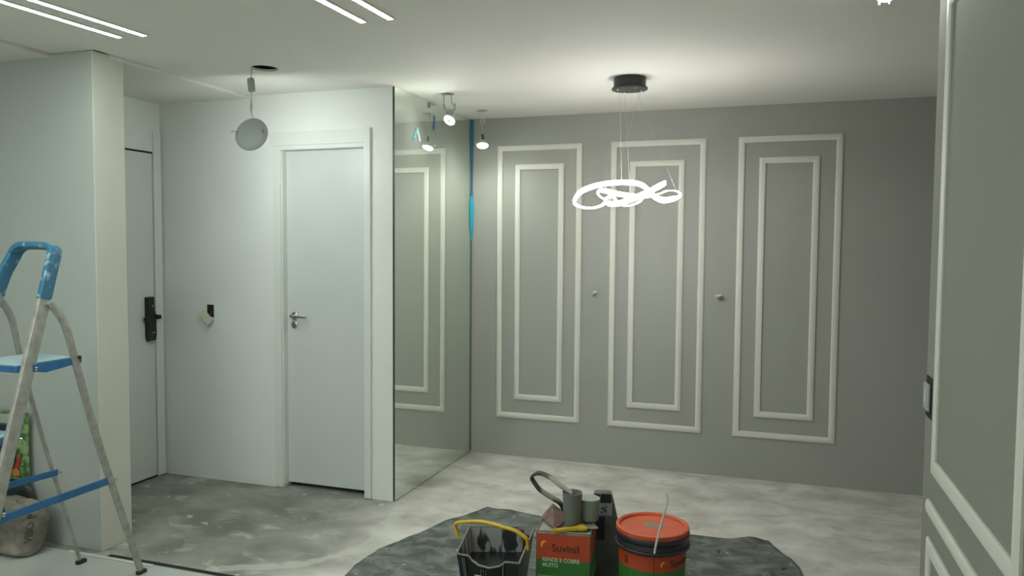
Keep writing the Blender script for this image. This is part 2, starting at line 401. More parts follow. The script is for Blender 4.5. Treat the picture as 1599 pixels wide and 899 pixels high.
st('wall_right', 'grey side wall right of the dining area', 'wall', (XR, YB-.1, 0), (XR+.1, YG, H), m_grey)
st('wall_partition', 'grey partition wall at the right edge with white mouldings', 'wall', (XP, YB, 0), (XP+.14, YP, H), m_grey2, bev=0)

# moulding frames -----------------------------------------------------------
def frame_mesh(bm, u0, u1, v0, v1, wd, th, to3, sides='LRTB'):
    """mitred picture frame moulding with a raised rounded profile"""
    prof = [(0, 0), (0, th*.55), (wd*.18, th*.9), (wd*.5, th), (wd*.82, th*.9), (wd, th*.55), (wd, 0)]
    rings = []
    for (cu, cv, su, sv) in ((u0, v0, 1, 1), (u1, v0, -1, 1), (u1, v1, -1, -1), (u0, v1, 1, -1)):
        rings.append([bm.verts.new(to3(cu+su*a, cv+sv*a, h)) for a, h in prof])
    for i in range(4):
        a, b = rings[i], rings[(i+1) % 4]
        for j in range(len(prof)-1): bm.faces.new((a[j], a[j+1], b[j+1], b[j]))
tn = [3]
def moulding(u0, u1, v0, v1, label, wall='far', wd=0.040, th=0.014):
    bm = bmesh.new()
    to3 = (lambda u, v, h: Vector((u, YG-h, v))) if wall == 'far' else (lambda u, v, h: Vector((XP-h, u, v)))
    frame_mesh(bm, u0, u1, v0, v1, wd, th, to3)
    tag(link('trim_%d' % tn[0], bm, m_mold, smooth=True, angle=30), label, 'wall moulding', kind='structure'); tn[0] += 1
for (a, b), pos in zip(((-1.925, -1.287), (-1.079, -0.429), (-0.220, 0.422)), ('left', 'middle', 'right')):
    moulding(a, b, 0.286, 2.296, 'outer white moulding frame, %s panel of the grey wall' % pos)
for (a, b), pos in zip(((-1.787, -1.420), (-0.944, -0.570), (-0.086, 0.286)), ('left', 'middle', 'right')):
    moulding(a, b, 0.427, 2.157, 'inner white moulding frame, %s panel of the grey wall' % pos)
moulding(1.648, 2.475, 0.903, 2.275, 'tall upper moulding frame on the right partition', 'p', 0.045, 0.010)
moulding(1.648, 2.505, 0.12, 0.706, 'low moulding frame near the floor on the right partition', 'p', 0.045, 0.010)
bm = bmesh.new()
prof = [(-.020, 0), (-.020, .006), (-.012, .009), (.0, .010), (.012, .009), (.020, .006), (.020, 0)]
r0 = [bm.verts.new((XP-h, 2.520, 0.794+a)) for a, h in prof]; r1 = [bm.verts.new((XP-h, YB, 0.794+a)) for a, h in prof]
for j in range(6): bm.faces.new((r0[j], r0[j+1], r1[j+1], r1[j]))
bm.faces.new(r0)
tag(link('trim_%d' % tn[0], bm, m_mold), 'white chair rail moulding between the frames of the partition', 'wall moulding', kind='structure')

# ------------------------------------------------------------------ doors
def inner_door():
    d = empty('door_1', (-2.64, YD, 0), 'closed white inner door beside the mirror', 'door', kind='structure')
    def P(name, bm, m, parent=d, **k):
        o = link(name, bm, m, None, **k); o.parent = parent; o.matrix_parent_inverse = Matrix.Translation(-Vector(d.location)) if parent is d else Matrix.Identity(4); return o
    bm = bmesh.new(); add_box(bm, (-2.922, YD+.042, 0.030), (-2.338, YD+.078, 2.148), bev=0.0015); leaf = P('door_leaf', bm, m_door)
    bm = bmesh.new()     # left casing with inner lip, wide plain header, right casing rising past the header
    add_box(bm, (-2.985, YD-.012, 0.008), (-2.930, YD, 2.175), bev=0.0015)
    add_box(bm, (-2.300+.008, YD-.020, 0.005), (-2.335, YD, 2.262), bev=0.0015)
    add_box(bm, (-2.9295, YD-.012, 2.150), (-2.3355, YD, 2.176), bev=0.0015)
    add_box(bm, (-3.010, YD-.007, 2.178), (-2.336, YD, 2.258), bev=0.001)
    P('door_casing', bm, m_frame)
    bm = bmesh.new(); add_box(bm, (-2.93, YD, 0.02), (-2.923, YD+.088, 2.155)); add_box(bm, (-2.341, YD, 0.04), (-2.335, YD+.088, 2.155)); add_box(bm, (-2.93, YD, 2.149), (-2.335, YD+.088, 2.155))
    P('door_jamb', bm, m_frame)
    # lever handle on a round rose
    hy = YD+.042; hx, hz = -2.868, 1.106
    R = Matrix.Translation((hx, hy, hz)) @ Matrix.Rotation(PI/2, 4, 'X')
    bm = bmesh.new(); add_lathe(bm, [(.026, 0), (.026, .006), (.022, .009), (.010, .010), (.010, .045)], 24, R)
    add_sweep(bm, catmull([(hx, hy-.045, hz), (hx+.03, hy-.05, hz+.001), (hx+.075, hy-.05, hz-.002), (hx+.115, hy-.046, hz-.004)], 6), circ(.0085, 10, .007))
    P('door_handle', bm, m_chrome, smooth=True)
    R = Matrix.Translation((hx, hy, 1.050)) @ Matrix.Rotation(PI/2, 4, 'X')
    bm = bmesh.new(); add_lathe(bm, [(.024, 0), (.024, .006), (.020, .009), (.011, .0095), (.011, .013)], 24, R)
    P('keyhole_rose', bm, m_chrome, smooth=True)
inner_door()
def entry_door():
    d = empty('door_2', (XE, 3.6, 0), 'white entrance door seen past the column with black smart lock', 'door', kind='structure')
    def P(name, bm, m, parent=d, **k):
        o = link(name, bm, m, None, **k); o.parent = parent; o.matrix_parent_inverse = Matrix.Translation(-Vector(d.location)) if parent is d else Matrix.Identity(4); return o
    bm = bmesh.new(); add_box(bm, (XE, 3.155, 0.012), (XE+.012, 4.040, 2.148), bev=0.0015); P('door_leaf', bm, m_door)
    bm = bmesh.new(); add_box(bm, (XE, 4.046, 0.006), (XE+.022, 4.110, 2.30), bev=0.002); add_box(bm, (XE, 3.145, 2.160), (XE+.016, 4.046, 2.30), bev=0.002)
    P('door_casing', bm, m_frame)
    bm = bmesh.new(); add_box(bm, (XE, 3.15, 2.148), (XE+.010, 4.046, 2.160)); add_box(bm, (XE, 3.15, 0), (XE+.010, 4.05, 0.012)); P('door_gap', bm, m_dark)
    # smart lock body
    lk = bmesh.new(); x = XE+.012
    pts = [(3.957, 1.21), (4.012, 1.212), (4.014, 1.12), (4.028, 1.08), (4.030, .955), (4.022, .922), (3.965, .920), (3.958, .95)]
    a = [lk.verts.new((x, y, z)) for y, z in pts]; b = [lk.verts.new((x+.030, y*0.94+3.99*.06, z*0.985+1.07*.015)) for y, z in pts]
    lk.faces.new(a); lk.faces.new(b[::-1])
    for i in range(8): lk.faces.new((a[i], b[i], b[(i+1) % 8], a[(i+1) % 8]))
    lock = P('smart_lock', lk, m_black)
    bm = bmesh.new()
    add_box(bm, (x+.012, 3.932, 1.052), (x+.045, 3.962, 1.078), bev=.004); add_box(bm, (x+.012, 4.024, 1.062), (x+.05, 4.052, 1.090), bev=.004)
    P('lock_lever', bm, m_black, lock)
    bm = bmesh.new(); add_lathe(bm, [(.007, 0), (.007, .003), (.004, .004)], 12, Matrix.Translation((x+.030, 3.995, 1.152)) @ Matrix.Rotation(PI/2, 4, 'Y')); P('lock_button', bm, m_greyp, lock)
    bm = bmesh.new(); add_box(bm, (x+.0298, 3.985, .972), (x+.031, 4.012, .978)); P('lock_mark', bm, m_greyp, lock)
entry_door()

# ------------------------------------------------------------------ mirror
bm = bmesh.new(); add_box(bm, (XM-.014, YD-.002, 0.004), (XM, YG-.001, H-.002))
bm.normal_update()
for f_ in bm.faces: f_.material_index = 0 if f_.normal.x > 0.9 else 1
m_medge = mat('mirror_edge', (0.06, 0.085, 0.07), 0.3)
mir = tag(link('mirror', bm, [m_mirror, m_medge]), 'tall wall mirror from floor to ceiling reflecting the grey wall', 'mirror')
# blue film strip down the mirror corner
def corner_strip():
    bm = bmesh.new(); xs = XM+.0035
    zs = [2.496, 2.40, 2.2, 2.0, 1.93, 1.86, 1.74, 1.66, 1.60]; ws = [.016, .018, .012, .008, .012, .022, .018, .012, .006]
    L_, R_ = [], []
    for z, w_ in zip(zs, ws):
        L_.append((xs, YG-.006-w_*1.6, z)); R_.append((xs+w_*.8, YG-.004, z))
    for th in (0.0,):
        a = [bm.verts.new(p) for p in L_]; b = [bm.verts.new(p) for p in R_]
        for i in range(len(zs)-1):
            bm.faces.new((a[i], a[i+1], b[i+1], b[i])).material_index = 1 if 3 < i < 8 else 0
    o = link('protective_film', bm, [m_tapeblue, m_tapecyan]); s = o.modifiers.new('s', 'SOLIDIFY'); s.thickness = 0.0012
    return tag(o, 'blue protective film strip hanging in the corner between mirror and grey wall', 'film')
corner_strip()
bm = bmesh.new(); add_box(bm, (XM+.0005, YG-.010, 0.01), (XM+.006, YG-.001, 1.60))
tag(link('corner_bead', bm, mat('teal_sealant', (0.09, 0.15, 0.15), 0.5)), 'thin teal sealant bead below the blue film in the mirror corner', 'sealant')
def tape(name, pts, m, label, cat='tape', grp=None):
    bm = bmesh.new(); path = catmull(pts, 4); add_sweep(bm, path, [(-.0006, -.011), (.0006, -.011), (.0006, .011), (-.0006, .011)], upv=Vector((0, 1, .25)))
    return tag(link(name, bm, m), label, cat, grp)
tape('tape_strip', [(XM+.0015, 4.418, 2.300), (XM+.002, 4.400, 2.265), (XM+.003, 4.375, 2.226)], mat('teal_tape', (0.02, .13, .16), .5), 'teal tape tab stuck on the mirror, left half of the fork')
tape('tape_strip', [(XM+.0015, 4.424, 2.300), (XM+.002, 4.441, 2.262), (XM+.003, 4.462, 2.222)], mat('pale_tape', (0.24, .28, .28), .5), 'pale white tape tab stuck on the mirror, right half of the fork')
tape('tape_strip', [(XM+.0015, 4.684, 2.42), (XM+.002, 4.684, 2.38), (XM+.004, 4.680, 2.325)], m_tapeblue, 'blue tape strip high on the mirror below the ceiling')
bm = bmesh.new(); add_box(bm, (XM+.0005, 4.596, 2.455), (XM+.010, 4.610, 2.490), bev=.003); add_box(bm, (XM+.0005, 4.606, 2.484), (XM+.005, 4.68, 2.489))
tag(link('mirror_clip', bm, m_greyp), 'small grey clip holding the mirror top edge', 'clip')

# ------------------------------------------------------------------ lamps
def led_profile(x, y0, y1, label, group=None, slant=0.0):
    e = empty('led_profile_light', (x, y1, H), label, 'ceiling light', group)
    bm = bmesh.new(); y0l = y0-y1; s = slant
    Msh = Matrix(((1, s, 0, 0), (0, 1, 0, 0), (0, 0, 1, 0), (0, 0, 0, 1)))
    for a, b in (((-.0165, y0l, -.008), (-.0125, 0, 0)), ((.0125, y0l, -.008), (.0165, 0, 0)), ((-.0165, -.0, -.008), (.0165, .005, 0)), ((-.0125, y0l, -.003), (.0125, 0, 0))):
        add_box(bm, a, b, Msh)
    link('profile_housing', bm, m_strap, e)
    bm = bmesh.new(); add_box(bm, (-.0125, y0l, -.0085), (.0125, -.0002, -.0032), Msh); link('diffuser', bm, m_led_strip, e)
led_profile(-2.838, -0.3, 2.785, 'slim glowing LED line in the ceiling, lower of the left pair', None, 0.05)
led_profile(-2.706, -0.3, 2.795, 'slim glowing LED line in the ceiling, upper of the left pair', None, 0.05)
led_profile(-1.652, -0.3, 2.905, 'slim glowing LED line above the hall door, left of its pair', None, 0.03)
led_profile(-1.520, -0.3, 2.900, 'slim glowing LED line above the hall door, right of its pair', None, 0.03)

# pendant: dark round canopy, wires and a glowing knotted ring
def pendant():
    cx, cy = -0.770, 4.31
    e = empty('pendant_lamp', (cx, cy, H), 'pendant lamp with glowing knotted LED loops and black round canopy', 'pendant lamp')
    bm = bmesh.new()
    add_lathe(bm, [(.090, 0), (.090, -.052), (.100, -.056), (.100, -.064), (.084, -.066)], 48, capb=False)
    link('canopy', bm, m_blackm, e, smooth=True, angle=35)
    for k in range(4):
        a = 0.6+k*PI/2; bm = bmesh.new(); add_lathe(bm, [(.006, 0), (.006, -.004), (.004, -.006)], 10, Matrix.Translation((.072*math.cos(a), .072*math.sin(a), -.066))); link('cable_nut', bm, m_chrome, e)
    # ribbon control points: local x, depth y, z (world - H) and vertical band width factor
    zc = 1.848-H
    k_ = 0.00362      # metres per photo pixel at the lamp
    pts = [  # px, py, depth, width factor
        (897,310,-.06,1.0),(905,296,.02,1.1),(930,285,.12,1.1),(960,281,.19,1.1),(988,284,.19,1.1),(1005,294,.12,1.1),(1020,306,.0,1.2),(1040,315,-.12,1.2),(1058,313,-.12,1.0),
        (1063,306,-.02,.35),(1051,298,.08,.2),(1034,296,.15,.2),(1020,300,.18,.25),(1004,304,.14,.7),(980,304,.07,1.0),(955,300,.05,1.1),(935,295,.08,1.0),(928,298,.06,.4),(935,306,.0,.2),(946,312,-.06,.25),
        (956,320,-.14,1.0),(970,319,-.10,1.1),(990,309,.0,1.2),(1012,297,.07,1.1),(1033,286,.08,1.0),(1030,290,.0,1.0),(1012,305,-.10,.9),(1006,318,-.16,.4),(990,325,-.20,.25),(975,321,-.19,.35),(964,310,-.14,.5),(953,311,-.13,.6),
        (948,322,-.16,.5),(931,328,-.20,.4),(911,325,-.19,.5),(900,318,-.14,.7)]
    P, Wd = [], []
    for px, py, dp, wf in pts:
        s = 1+dp/4.33   # keep apparent place while giving the loops depth
        P.append(Vector(((px-980)*k_*s*math.cos(.19), dp, zc+(305-py)*k_*s))); Wd.append(wf)
    path = catmull(P, 6, True); n_ = len(P)
    sc = []
    for i in range(n_):
        for j in range(6):
            t = j/6; wv = Wd[i]*(1-t)+Wd[(i+1) % n_]*t; sc.append((1.0, wv))
    bm = bmesh.new(); add_sweep(bm, path, rrect(.010, .026, .004), True, scales=sc)
    link('light_ribbon', bm, m_led_pend, e, smooth=True, angle=50)
    for (tx, ty, bx, by, bz) in ((-.05, -.02, P[3].x, P[3].y, P[3].z), (.065, -.01, P[20].x, P[20].y, P[20].z), (.03, .05, P[10].x, P[10].y, P[10].z), (-.02, -.05, P[14].x, P[14].y, P[14].z)):
        bm = bmesh.new(); add_sweep(bm, [(tx, ty, -.066), (bx, by, bz)], circ(.0006, 6)); link('suspension_wire', bm, m_cable, e)
pendant()

# round LED panel dangling from the hall cutout, face turned to the hall wall
def disc_light():
    c = Vector((-2.672, 3.500, 2.150)); nrm = Vector((-.17, .95, -.27)).normalized()
    e = empty('round_panel_light', c, 'round flat LED panel dangling by its cable before the hall door', 'ceiling light')
    q = nrm.to_track_quat('Z', 'Y').to_matrix().to_4x4()
    bm = bmesh.new(); add_lathe(bm, [(.070, -.014), (.082, -.010), (.092, -.004), (.092, .004), (.088, .006), (.082, .006)], 48, q); link('housing', bm, m_greyp, e, smooth=True, angle=35)
    bm = bmesh.new(); add_lathe(bm, [(.081, .0065), (.081, .008)], 48, q); link('light_face', bm, m_led_disc, e)
    for s in (-1, 1):
        bm = bmesh.new(); p0 = q @ Vector((s*.075, .0, -.014)); p1 = q @ Vector((s*.092, 0.01, -.028)); p2 = q @ Vector((s*.112, 0.004, -.012))
        if s > 0: add_sweep(bm, catmull([p0, p1, p2], 4), circ(.0022, 6))
        else: add_sweep(bm, catmull([p0, p0*1.02+Vector((0, -.012, .01)), p0+Vector((0, -.004, .024))], 4), circ(.0035, 6))
        link('spring_clip', bm, m_chrome, e)
    # cable from the cutout, through an inline driver capsule
    cp = Vector((-2.664, 3.490, 2.41))-c
    tube('cable', [Vector((-2.655, 3.490, 2.56))-c, Vector((-2.662, 3.490, 2.47))-c, cp+Vector((0, 0, .035)), cp, cp+Vector((.002, 0, -.06)), Vector((.003, -.003, .15)), Vector((.002, .0, .11)), Vector((0, .012, .088))], .0024, m_cable, e)
    bm = bmesh.new(); add_sweep(bm, [cp+Vector((-.004, 0, .036)), cp+Vector((-.003, 0, .032)), cp+Vector((.004, 0, -.030)), cp+Vector((.005, 0, -.034))], circ(.019, 14), scales=[(.7, .7), (1, 1), (1, 1), (.7, .7)]); link('driver_capsule', bm, m_greyp, e, smooth=True)
    bm = bmesh.new(); add_sweep(bm, [(.003, -.004, .185), (.003, -.004, .15), (.003, -.006, .115)], circ(.007, 8), scales=[(.5, .5), (1, 1), (.5, .5)]); link('cable_splice', bm, m_cable, e, smooth=True)
disc_light()

# dangling spotlights
def spot(loc, hole, nrm, r, label, messy, red_dir, name='hanging_spotlight'):
    c = Vector(loc); nrm = Vector(nrm).normalized()
    e = empty(name, c, label, 'spotlight')
    q = nrm.to_track_quat('Z', 'Y').to_matrix().to_4x4()
    bm = bmesh.new(); add_lathe(bm, [(.018, -.032), (r*.55, -.028), (r*.8, -.006), (r*1.08, -.004), (r*1.08, .0), (r*.95, .003)], 32, q); link('housing', bm, m_strap, e, smooth=True, angle=35)
    bm = bmesh.new(); add_lathe(bm, [(r*.94, .0032), (r*.90, .006), (r*.5, .008)], 32, q); link('lens', bm, m_led_spot, e)
    bm = bmesh.new(); add_box(bm, (-.017, -.007, .008), (.017, .007, .012), q, bev=.001); link('chip', bm, m_greyp, e)
    bm = bmesh.new(); add_lathe(bm, [(.004, -.004), (.006, 0), (.004, .004)], 10, Matrix.Translation(Vector(red_dir))); link('red_wire_nut', bm, m_red, e)
    h = Vector(hole)-c
    if messy:
        tube('cable', [h+Vector((-.022, 0, .05)), h+Vector((-.026, 0, -.05)), (-.035, 0, h.z*.45), (-.012, .0, h.z*.30), (.012, 0, h.z*.22), (0, 0, .05), (0, 0, .02)], .0028, m_greyp, e)
        tube('cable', [h+Vector((.024, 0, .05)), h+Vector((.028, 0, -.05)), (.036, 0, h.z*.45), (.014, .0, h.z*.24), (-.012, 0, h.z*.28), (-.02, 0, h.z*.38), (.0, 0, h.z*.36), (.045, -.01, h.z*.36)], .0028, m_greyp, e)
        bm = bmesh.new(); add_sweep(bm, [(-.040, 0, h.z*.60), (-.032, 0, h.z*.42)], circ(.006, 8)); link('connector', bm, m_greyp, e); bm = bmesh.new(); add_sweep(bm, [(.036, 0, h.z*.62), (.034, 0, h.z*.40)], circ(.005, 8)); link('connector', bm, m_greyp, e)
        # knotted wiring
        tube('wire_knot', [(-.02, .0, h.z*.28), (.0, .01, h.z*.16), (.022, 0, h.z*.26), (.004, -.01, h.z*.36)], .0035, m_greyp, e, closed=True)
    else:
        tube('cable', [h+Vector((-.008, 0, .05)), (-.006, 0, h.z*.7), (-.002, 0, h.z*.42), (0, 0, h.z*.2), (0, 0, .02)], .0022, m_cable, e)
        for s in (-.018, .012):
            bm = bmesh.new(); add_sweep(bm, [h+Vector((s, 0, .02)), h+Vector((s*1.05, 0, -.085))], circ(.0030, 6)); link('spring_clip', bm, m_strap, e)
        bm = bmesh.new(); add_sweep(bm, [(-.004, 0, .078), (-.002, 0, .07), (.003, 0, .045), (.003, 0, .040)], circ(.0075, 10), scales=[(.5, .5), (1, 1), (1, 1), (.5, .5)]); link('connector', bm, m_blackm, e)
spot((-1.912, 4.425, 2.338), (-1.929, 4.434, H), (-.20, -.69, -.75), .036, 'lit spotlight dangling on tangled wires just right of the mirror edge', True, (-.042, .018, .014))
spot((-1.925, 5.038, 2.262), (-1.925, 5.038, H), (.12, -.30, -.90), .040, 'lit spotlight dangling on a thin cable before the grey wall corner', False, (-.050, .010, .012))
spot((0.352, 3.0, 2.447), (0.36, 3.02, H), (-.45, -.45, -.65), .034, 'lit spotlight dangling at the top edge right of the pendant', False, (-.05, 0.012, 0.012))

# unseen globe lamps, added to fill ceiling and walls with light
for k, (x, y, z) in enumerate(((-1.3, -1.3, 1.95), (-3.3, 0.2, 1.95))):
    e = empty('fill_globe', (x, y, H), 'unseen globe added as fill light, %s' % ('rear of the room', 'near the kitchen')[k], 'pendant lamp')
    bm = bmesh.new(); add_lathe(bm, [(.05, 0), (.05, -.02), (.01, -.025)], 24, capb=False); link('canopy', bm, m_blackm, e, smooth=True)
    bm = bmesh.new(); add_sweep(bm, [(0, 0, -.02), (0, 0, z-H+.16)], circ(.003, 6)); link('cable', bm, m_black, e)
    bm = bmesh.new(); bmesh.ops.create_uvsphere(bm, u_segments=32, v_segments=16, radius=.16, matrix=Matrix.Translation((0, 0, z-H))); link('globe', bm, m_fill_globe, e, smooth=True)
# ------------------------------------------------------------------ wall fittings
def wall_switch():
    e = empty('light_switch', (-3.485, YD, 1.12), 'cream switch cover hanging crooked from its open wall box in the hall', 'light switch')
    bm = bmesh.new(); add_box(bm, (-.026, -.003, -.040), (.026, .0, .042), bev=.001); link('wall_box', bm, m_dark, e)
    bm = bmesh.new()
    Mx = Matrix.Translation((-.012, -.030, -.040)) @ Matrix.Rotation(math.radians(-50), 4, 'Y') @ Matrix.Rotation(math.radians(18), 4, 'Z')
    add_box(bm, (-.026, -.006, -.050), (.026, .006, .050), Mx, bev=.003); link('cover_plate', bm, m_cream, e)
    bm = bmesh.new(); add_box(bm, (-.010, -.009, -.016), (.010, -.006, .016), Mx, bev=.001); link('rocker', bm, m_cream, e)
    tube('wire', [(.012, -.004, .0), (.022, -.018, -.012), (.014, -.026, -.03), (-.01, -.024, -.03)], .003, m_black, e)
wall_switch()
def part_switch():
    e = empty('wall_switch', (XP, 2.60, 1.11), 'white switch plate loose on its dark box at the partition edge', 'light switch')
    bm = bmesh.new(); add_box(bm, (-.0015, -.075, -.062), (0, .010, .062)); link('wall_box', bm, m_dark, e)
    bm = bmesh.new(); add_box(bm, (-.009, -.060, -.040), (-.0025, .016, .040), bev=.002); link('cover_plate', bm, m_pale, e)
    bm = bmesh.new(); add_box(bm, (-.011, -.03, -.018), (-.009, -.01, .018), bev=.0008); link('rocker', bm, m_strap, e)
part_switch()
for x, z, lb in ((-1.188, 1.229, 'small metal wire outlet stub between left and middle wall frames'), (-0.326, 1.229, 'small metal wire outlet stub between middle and right wall frames')):
    e = empty('wall_outlet_stub', (x, YG, z), lb, 'wire outlet')
    bm = bmesh.new(); add_lathe(bm, [(.017, 0), (.017, .012), (.012, .018)], 16, Matrix.Rotation(PI/2, 4, 'X')); link('grommet', bm, m_cable, e)
    tube('wire', [(0, -.010, 0), (.006, -.03, .008), (.016, -.045, .012), (.018 if x < -1 else -.022, -.050, .004)], .008, m_strap, e)

# ------------------------------------------------------------------ stepladder
def ladder():
    e = empty('stepladder', (-2.95, 2.35, 0), 'aluminium stepladder with blue handle loop, steps and braces at the left edge', 'ladder')
    o3 = Vector(e.location)
    def T(p): return Vector(p)-o3
    JR, JL = Vector((-2.810, 2.345, 1.325)), Vector((-3.085, 2.355, 1.335))
    FR, FL = Vector((-2.765, 1.93, 0.0)), Vector((-3.21, 1.93, 0.0))       # front feet
    BR, BL = Vector((-2.785, 2.795, 0.0)), Vector((-3.150, 2.789, 0.0))    # rear feet
    fdirR = (FR-JR).normalized()
    def rail(name, path, w_, t_, m=m_alu):
        bm = bmesh.new(); add_sweep(bm, [T(p) for p in path], rrect(t_, w_, .004), upv=Vector((0, 1, 0))); return link(name, bm, m, e, smooth=True, angle=35)
    for J, Ft in ((JR, FR), (JL, FL)):
        rail('front_rail', [J+(J-Ft).normalized()*.02, Ft+Vector((0, 0, .03))], .052, .022)
        bm = bmesh.new(); add_box(bm, (-.016, -.032, 0), (.016, .032, .045), Matrix.Translation(T(Ft)), bev=.004); link('rubber_foot', bm, m_black, e)
    for J, Ft, s in ((JR, BR, 1), (JL, BL, -1)):
        p1 = J+Vector((.012*s, .010, -.010)); p2 = J+Vector((.018*s, .075, -.10)); p3 = J+(Ft-J)*.22+Vector((.016*s, .030, 0))
        path = catmull([p1, p2, p3, J+(Ft-J)*.5+Vector((.008*s, .012, 0)), Ft+Vector((0, 0, .02))], 6)
        bm = bmesh.new(); m_ = len(path); add_sweep(bm, [T(p) for p in path], rrect(.017, .030, .004), upv=Vector((0, 1, 0)), scales=[((1, 1) if s > 0 else (1-.5*i/m_, 1-.5*i/m_)) for i in range(m_)]); link('rear_leg', bm, m_alu, e, smooth=True, angle=35)
        bm = bmesh.new(); add_box(bm, (-.013, -.018, 0), (.013, .030, .018), Matrix.Translation(T(Ft)), bev=.004); link('rubber_foot', bm, m_black, e)
    # blue handle loop: continues both front rails, rounded shoulders
    dR = (JR-FR).normalized(); dL = (JL-FL).normalized()
    topz = 1.542
    aR = JR; bR = JR+dR*.17; aL = JL; bL = JL+dL*.16
    pts = [aR, JR+dR*.09, bR, Vector((-2.822, 2.410, topz-.020)), Vector((-2.842, 2.414, topz-.004)), Vector((-2.875, 2.416, topz)), Vector((-2.94, 2.42, topz+.002)), Vector((-3.01, 2.42, topz)),
           Vector((-3.045, 2.418, topz-.02)), bL+Vector((.012, .012, .012)), JL+dL*.09, aL]
    bm = bmesh.new(); path = catmull([T(p) for p in pts], 6)
    add_sweep(bm, path, rrect(.026, .056, .006), upv=Vector((0, 1, -.25))); link('handle_loop', bm, m_bladder, e, smooth=True, angle=40)
    # steps
    def step(z, deep, name, y1=None):
        t = (JR.z-z)/JR.z; yR = JR.y+(FR.y-JR.y)*t; xR = JR.x+(FR.x-JR.x)*t; xL = JL.x+(FL.x-JL.x)*t
        bm = bmesh.new(); y0 = yR-.045; y1_ = y1 or yR+deep
        add_box(bm, T((xL+.012, y0, z-.028)), T((xR-.012, y1_, z-.001)), bev=.004)
        s_ = link(name, bm, m_blue, e)
        bm = bmesh.new(); add_box(bm, T((xL+.016, y0+.004, z-.001)), T((xR-.016, y1_-.004, z+.002)), bev=.001); o = link('tread', bm, m_step, s_)
        for yy in (yR+.02,):
            bm = bmesh.new(); add_lathe(bm, [(.009, 0), (.009, .006), (.005, .009)], 12, Matrix.Translation(T((xR+.011, yy, z-.018))) @ Matrix.Rotation(PI/2, 4, 'Y')); link('bolt', bm, m_chrome, s_)
        return yR
    step(1.068, .06, 'platform_step', 2.500)
    # pivot bracket between platform and rear leg
    bm = bmesh.new(); pl = [(2.27, 1.040), (2.33, 1.028), (2.50, 1.046), (2.50, 1.068), (2.27, 1.068)]
    a = [bm.verts.new(T((-2.795, y, z))) for y, z in pl]; b = [bm.verts.new(T((-2.789, y, z))) for y, z in pl]
    bm.faces.new(a); bm.faces.new(b[::-1])
    for i in range(5): bm.faces.new((a[i], b[i], b[(i+1) % 5], a[(i+1) % 5]))
    link('pivot_bracket', bm, m_blue, e)
    for J, Ft in ((JR, BR),):
        bm = bmesh.new(); add_lathe(bm, [(.008, 0), (.008, .006), (.004, .008)], 12, Matrix.Translation(T((-2.775, 2.475, 1.072))) @ Matrix.Rotation(PI/2, 4, 'Y')); link('bolt', bm, m_blackm, e)
    for z in (.80, .53, .27): step(z, .05, 'step')
    # braces from rear legs to front rails
    def brace(p, q_, w_):
        bm = bmesh.new(); add_sweep(bm, [T(p), T(q_)], rrect(.008, w_, .003), upv=Vector((0, 0, 1))); b_ = link('brace', bm, m_blue, e)
        bm = bmesh.new(); add_lathe(bm, [(.008, 0), (.008, .004), (.004, .006)], 12, Matrix.Translation(T(p)+Vector((.005, .012, 0))) @ Matrix.Rotation(PI/2, 4, 'Y')); link('bolt', bm, m_chrome, b_)
    brace((-2.788, 2.645, .494), (-2.782, 2.085, .492), .034)
    brace((-3.105, 2.640, .497), (-3.16, 2.09, .500), .030)
ladder()

# ------------------------------------------------------------------ sack, dark bag, printed bag at the left wall
def pillow(bm, w_, d_, h_, M, seed=0, n=30, puff=.35, lump=.012, N_=60, rough=.014):
    """lumpy filled bag: superellipsoid with noise, flat base"""
    rnd = random.Random(seed); ph = [rnd.uniform(0, 6.28) for _ in range(6)]
    rings = []
    for i in range(n+1):
        v = i/n; a = -PI/2+PI*v
        cz = math.copysign(abs(math.sin(a))**.55, math.sin(a)); cr = abs(math.cos(a))**.38 if i not in (0, n) else 0.02
        ring = []
        for j in range(N_):
            b = 2*PI*j/N_
            sx_ = math.copysign(abs(math.cos(b))**.6, math.cos(b)); sy_ = math.copysign(abs(math.sin(b))**.7, math.sin(b))
            k = 1+lump*8*(math.sin(3*b+ph[0]+4*v)+math.sin(5*b+ph[1]-6*v)*.6+math.sin(9*v+ph[2]+2*b)*.5)*.25
            p = Vector((sx_*cr*w_/2*k, sy_*cr*d_/2*k, h_/2+cz*h_/2*(k if cz > 0 else 1)))
            nz = mnoise.noise(p*9+Vector((seed, 0, 0)))+.5*mnoise.noise(p*24+Vector((0, seed, 0)))+.6*abs(mnoise.noise(p*14+Vector((seed, seed, 0))))
            p += Vector((p.x/w_, p.y/d_, .3 if p.z > h_*.6 else 0))*rough*nz*2*min(1, p.z/.03)
            ring.append(bm.verts.new(M @ p))
        rings.append(ring)
    for a, b in zip(rings, rings[1:]):
        for j in range(N_): bm.faces.new((a[j], a[(j+1) % N_], b[(j+1) % N_], b[j]))
    bm.faces.new(rings[0][::-1]); bm.faces.new(rings[-1])
